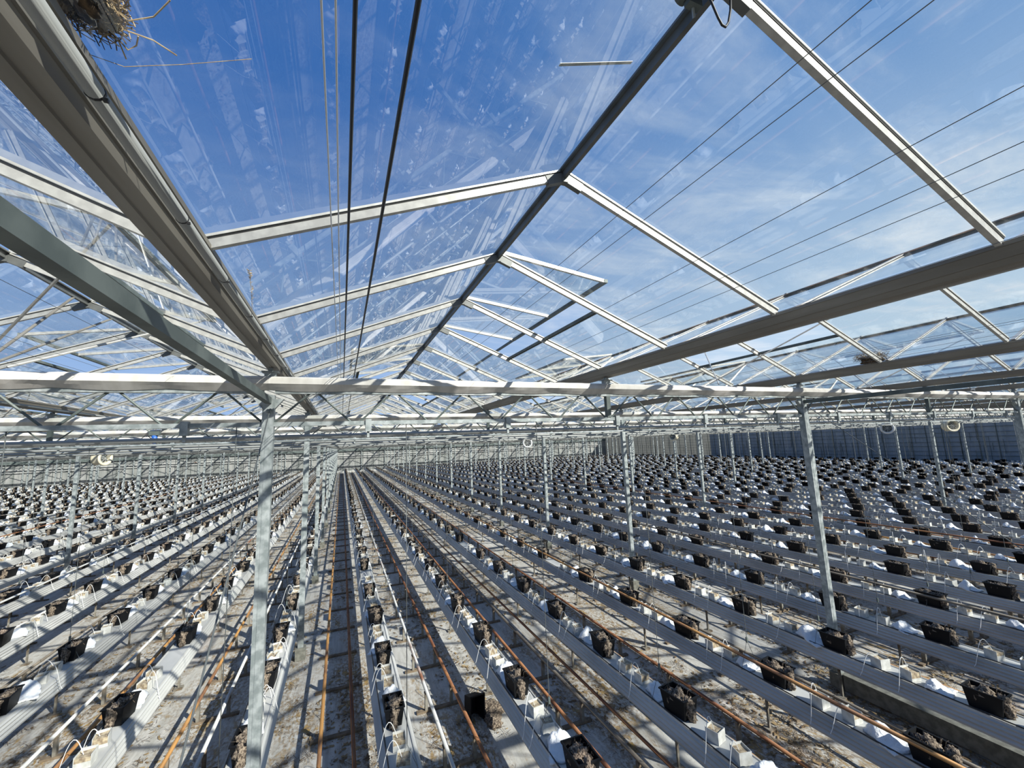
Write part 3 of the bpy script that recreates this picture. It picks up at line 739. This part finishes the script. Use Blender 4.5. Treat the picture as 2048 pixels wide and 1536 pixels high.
# cable loop and motor bracket at the ridge, top of the frame
def at(px, py, y):
    w = RT*((px-1024)/F)+UP*((768-py)/F)+FW; t = y/w.y; return Vector((CX, 0, CZ))+w*t
lp = [at(1412, -40, .92), at(1421, 0, .92), at(1436, 35, .92), at(1444, 50, .92), at(1451, 54, .92), at(1457, 45, .92), at(1461, 20, .92), at(1461, -40, .92)]
tag(link('cable_loop', smooth(MB().tube(lp, .0045, 8).mesh('cable_loop', 'black'))), 'black cable hanging in a loop from the ridge, top of picture', 'cable', None, 'thing')
c = at(1385, 5, 1.0); t = tag(link('ridge_mechanism', None, None, c), 'small grey gear bracket on the ridge, top of picture', 'bracket', None, 'thing')
link('bracket_plate', MB().box(-.03, .035, -.015, .015, -.02, .05).mesh('bracket_plate', 'steeldk'), t)
link('gear_wheel', MB().tube([(-.035, -.03, .03), (-.035, .03, .03)], .028, 12).mesh('gear_wheel', 'steeldk'), t)
link('link_rod', MB().tube([(0, 0, .01), (.01, .01, -.055), (.025, .02, -.02)], .006, 6).mesh('link_rod', 'steel'), t)
# tipped pot on the floor of the second path
o = tag(link('tipped_pot', POT, None, (2.52, 6.62, .13), (1.45, .1, .25)), 'empty black pot tipped over on the rail of the first path right of centre', 'pot', None, 'thing')
m = MB()
for i in range(9): m.add(*blob(random.uniform(-.12, .16), random.uniform(-.22, .22), .03, .1, .12, .05, True, i))
tag(link('spilled_roots', smooth(m.mesh('spilled_roots', 'root')), None, (2.78, 6.45, 0)), 'spilled heap of dry roots beside the tipped pot', 'roots', None, 'stuff')

# ------------------------------------------------------------------ loose leaf litter near the camera
rnd = random.Random(11); L1 = MB()
L1.add([(-.009, -.018, .002), (.009, -.018, .008), (.011, .018, .002), (-.010, .018, .010), (0, -.027, .012), (0, .03, .006)], [(4, 1, 2, 5), (4, 5, 3, 0)])
L2 = MB()
for q in range(5):
    x_, y_, a_ = rnd.uniform(-.04, .04), rnd.uniform(-.05, .05), rnd.uniform(0, 3.1); l_ = rnd.uniform(.02, .055)
    dx, dy = math.cos(a_)*l_, math.sin(a_)*l_; z_ = rnd.uniform(.002, .012)
    L2.add([(x_-dx-dy*.05, y_-dy+dx*.05, z_), (x_-dx+dy*.05, y_-dy-dx*.05, z_), (x_+dx+dy*.05, y_+dy-dx*.05, z_+.006), (x_+dx-dy*.05, y_+dy+dx*.05, z_+.006)], [(0, 1, 2, 3)])
def scatter(n, thr, r0, r1):
    xf = []
    while len(xf) < n:
        y = 2+rnd.random()**1.5*22; x = CX+rnd.uniform(-.62, 2.1)*(y*.8+2.5)
        if noise.noise(Vector((x*1.1, y*.33, 2)))+.5*noise.noise(Vector((x*4, y*2.5, 9))) < thr: continue
        xf.append((x, y, .003, rnd.uniform(0, 6.28), rnd.uniform(r0, r1)))
    return xf
tag(link('leaf_litter', tile('leaf_litter', L1.template(), scatter(20000, .06, .5, 1.6), ['leaf'])), 'dry brown leaves scattered over the white ground cloth', 'leaves', None, 'stuff')
tag(link('straw_litter', tile('straw_litter', L2.template(), scatter(14000, -.02, .6, 1.4), ['root'])), 'bits of dry stem and straw strewn over the paths', 'straw', None, 'stuff')

# ------------------------------------------------------------------ light
sv = Vector((.49, -.70, .53)).normalized()
sl = bpy.data.lights.new('sun', 'SUN'); sl.energy = 7.5; sl.angle = .0093; sl.color = (1., .955, .88)
so = bpy.data.objects.new('sun', sl); COL.objects.link(so); so.rotation_euler = sv.to_track_quat('Z', 'Y').to_euler(); so.location = (20, -30, 25)
w = bpy.data.worlds.new('sky'); S.world = w; w.use_nodes = True; nt = w.node_tree; N = nt.nodes; L = nt.links
bg = N['Background']; tc = N.new('ShaderNodeTexCoord'); sep = N.new('ShaderNodeSeparateXYZ'); L.new(tc.outputs['Generated'], sep.inputs[0])
def ma(op, a, b=None, c=None):
    x = N.new('ShaderNodeMath'); x.operation = op
    for i, v in enumerate((a, b, c)):
        if v is None: continue
        if isinstance(v, (int, float)): x.inputs[i].default_value = v
        else: L.new(v, x.inputs[i])
    return x.outputs[0]
def rgbmix(f, a, b):
    x = N.new('ShaderNodeMix'); x.data_type = 'RGBA'
    for i, v in ((0, f), (6, a), (7, b)):
        if isinstance(v, tuple): x.inputs[i].default_value = (*v, 1)
        else: L.new(v, x.inputs[i])
    return x.outputs[2]
def smap(v, a, b, c=0., d=1.):
    r = N.new('ShaderNodeMapRange'); r.interpolation_type = 'SMOOTHSTEP'; L.new(v, r.inputs[0])
    for i, q in enumerate((a, b, c, d)): r.inputs[i+1].default_value = q
    return r.outputs[0]
el = smap(sep.outputs[2], .0, .75)
right = smap(ma('ADD', ma('MULTIPLY', sep.outputs[0], .92), ma('MULTIPLY', sep.outputs[1], -.30)), -.35, .85)
deep = rgbmix(el, (.33, .50, .80), (.034, .142, .45))
pale = rgbmix(el, (.62, .77, .90), (.14, .31, .64))
base = rgbmix(right, deep, pale)
# thin clouds on a flat layer overhead
zz = ma('MAXIMUM', sep.outputs[2], .08)
cv = N.new('ShaderNodeCombineXYZ'); L.new(ma('DIVIDE', sep.outputs[0], zz), cv.inputs[0]); L.new(ma('DIVIDE', sep.outputs[1], zz), cv.inputs[1])
mp = N.new('ShaderNodeMapping'); mp.inputs['Scale'].default_value = (.9, 1.9, 1); mp.inputs['Rotation'].default_value = (0, 0, .5); L.new(cv.outputs[0], mp.inputs[0])
nz = N.new('ShaderNodeTexNoise'); nz.inputs['Scale'].default_value = 1.1; nz.inputs['Detail'].default_value = 9; nz.inputs['Roughness'].default_value = .6; nz.inputs['Distortion'].default_value = .4; L.new(mp.outputs[0], nz.inputs['Vector'])
cl = ma('MULTIPLY', smap(nz.outputs['Fac'], .42, .75), ma('ADD', ma('MULTIPLY', right, .75), .12))
sky = rgbmix(cl, base, (.80, .86, .94))
gnd = smap(sep.outputs[2], -.03, .0)
L.new(rgbmix(gnd, (.25, .27, .25), sky), bg.inputs[0]); bg.inputs[1].default_value = .87

# ------------------------------------------------------------------ view
S.view_settings.view_transform = 'Standard'; S.view_settings.look = 'None'; S.view_settings.gamma = 1; S.view_settings.use_curve_mapping = False
S.view_settings.exposure = 0.27
S.render.engine = 'CYCLES'
S.cycles.max_bounces = 7; S.cycles.transparent_max_bounces = 40; S.cycles.glossy_bounces = 4; S.cycles.diffuse_bounces = 3
S.cycles.caustics_reflective = False; S.cycles.caustics_refractive = False; S.cycles.sample_clamp_indirect = 6
S.cycles.use_denoising = True
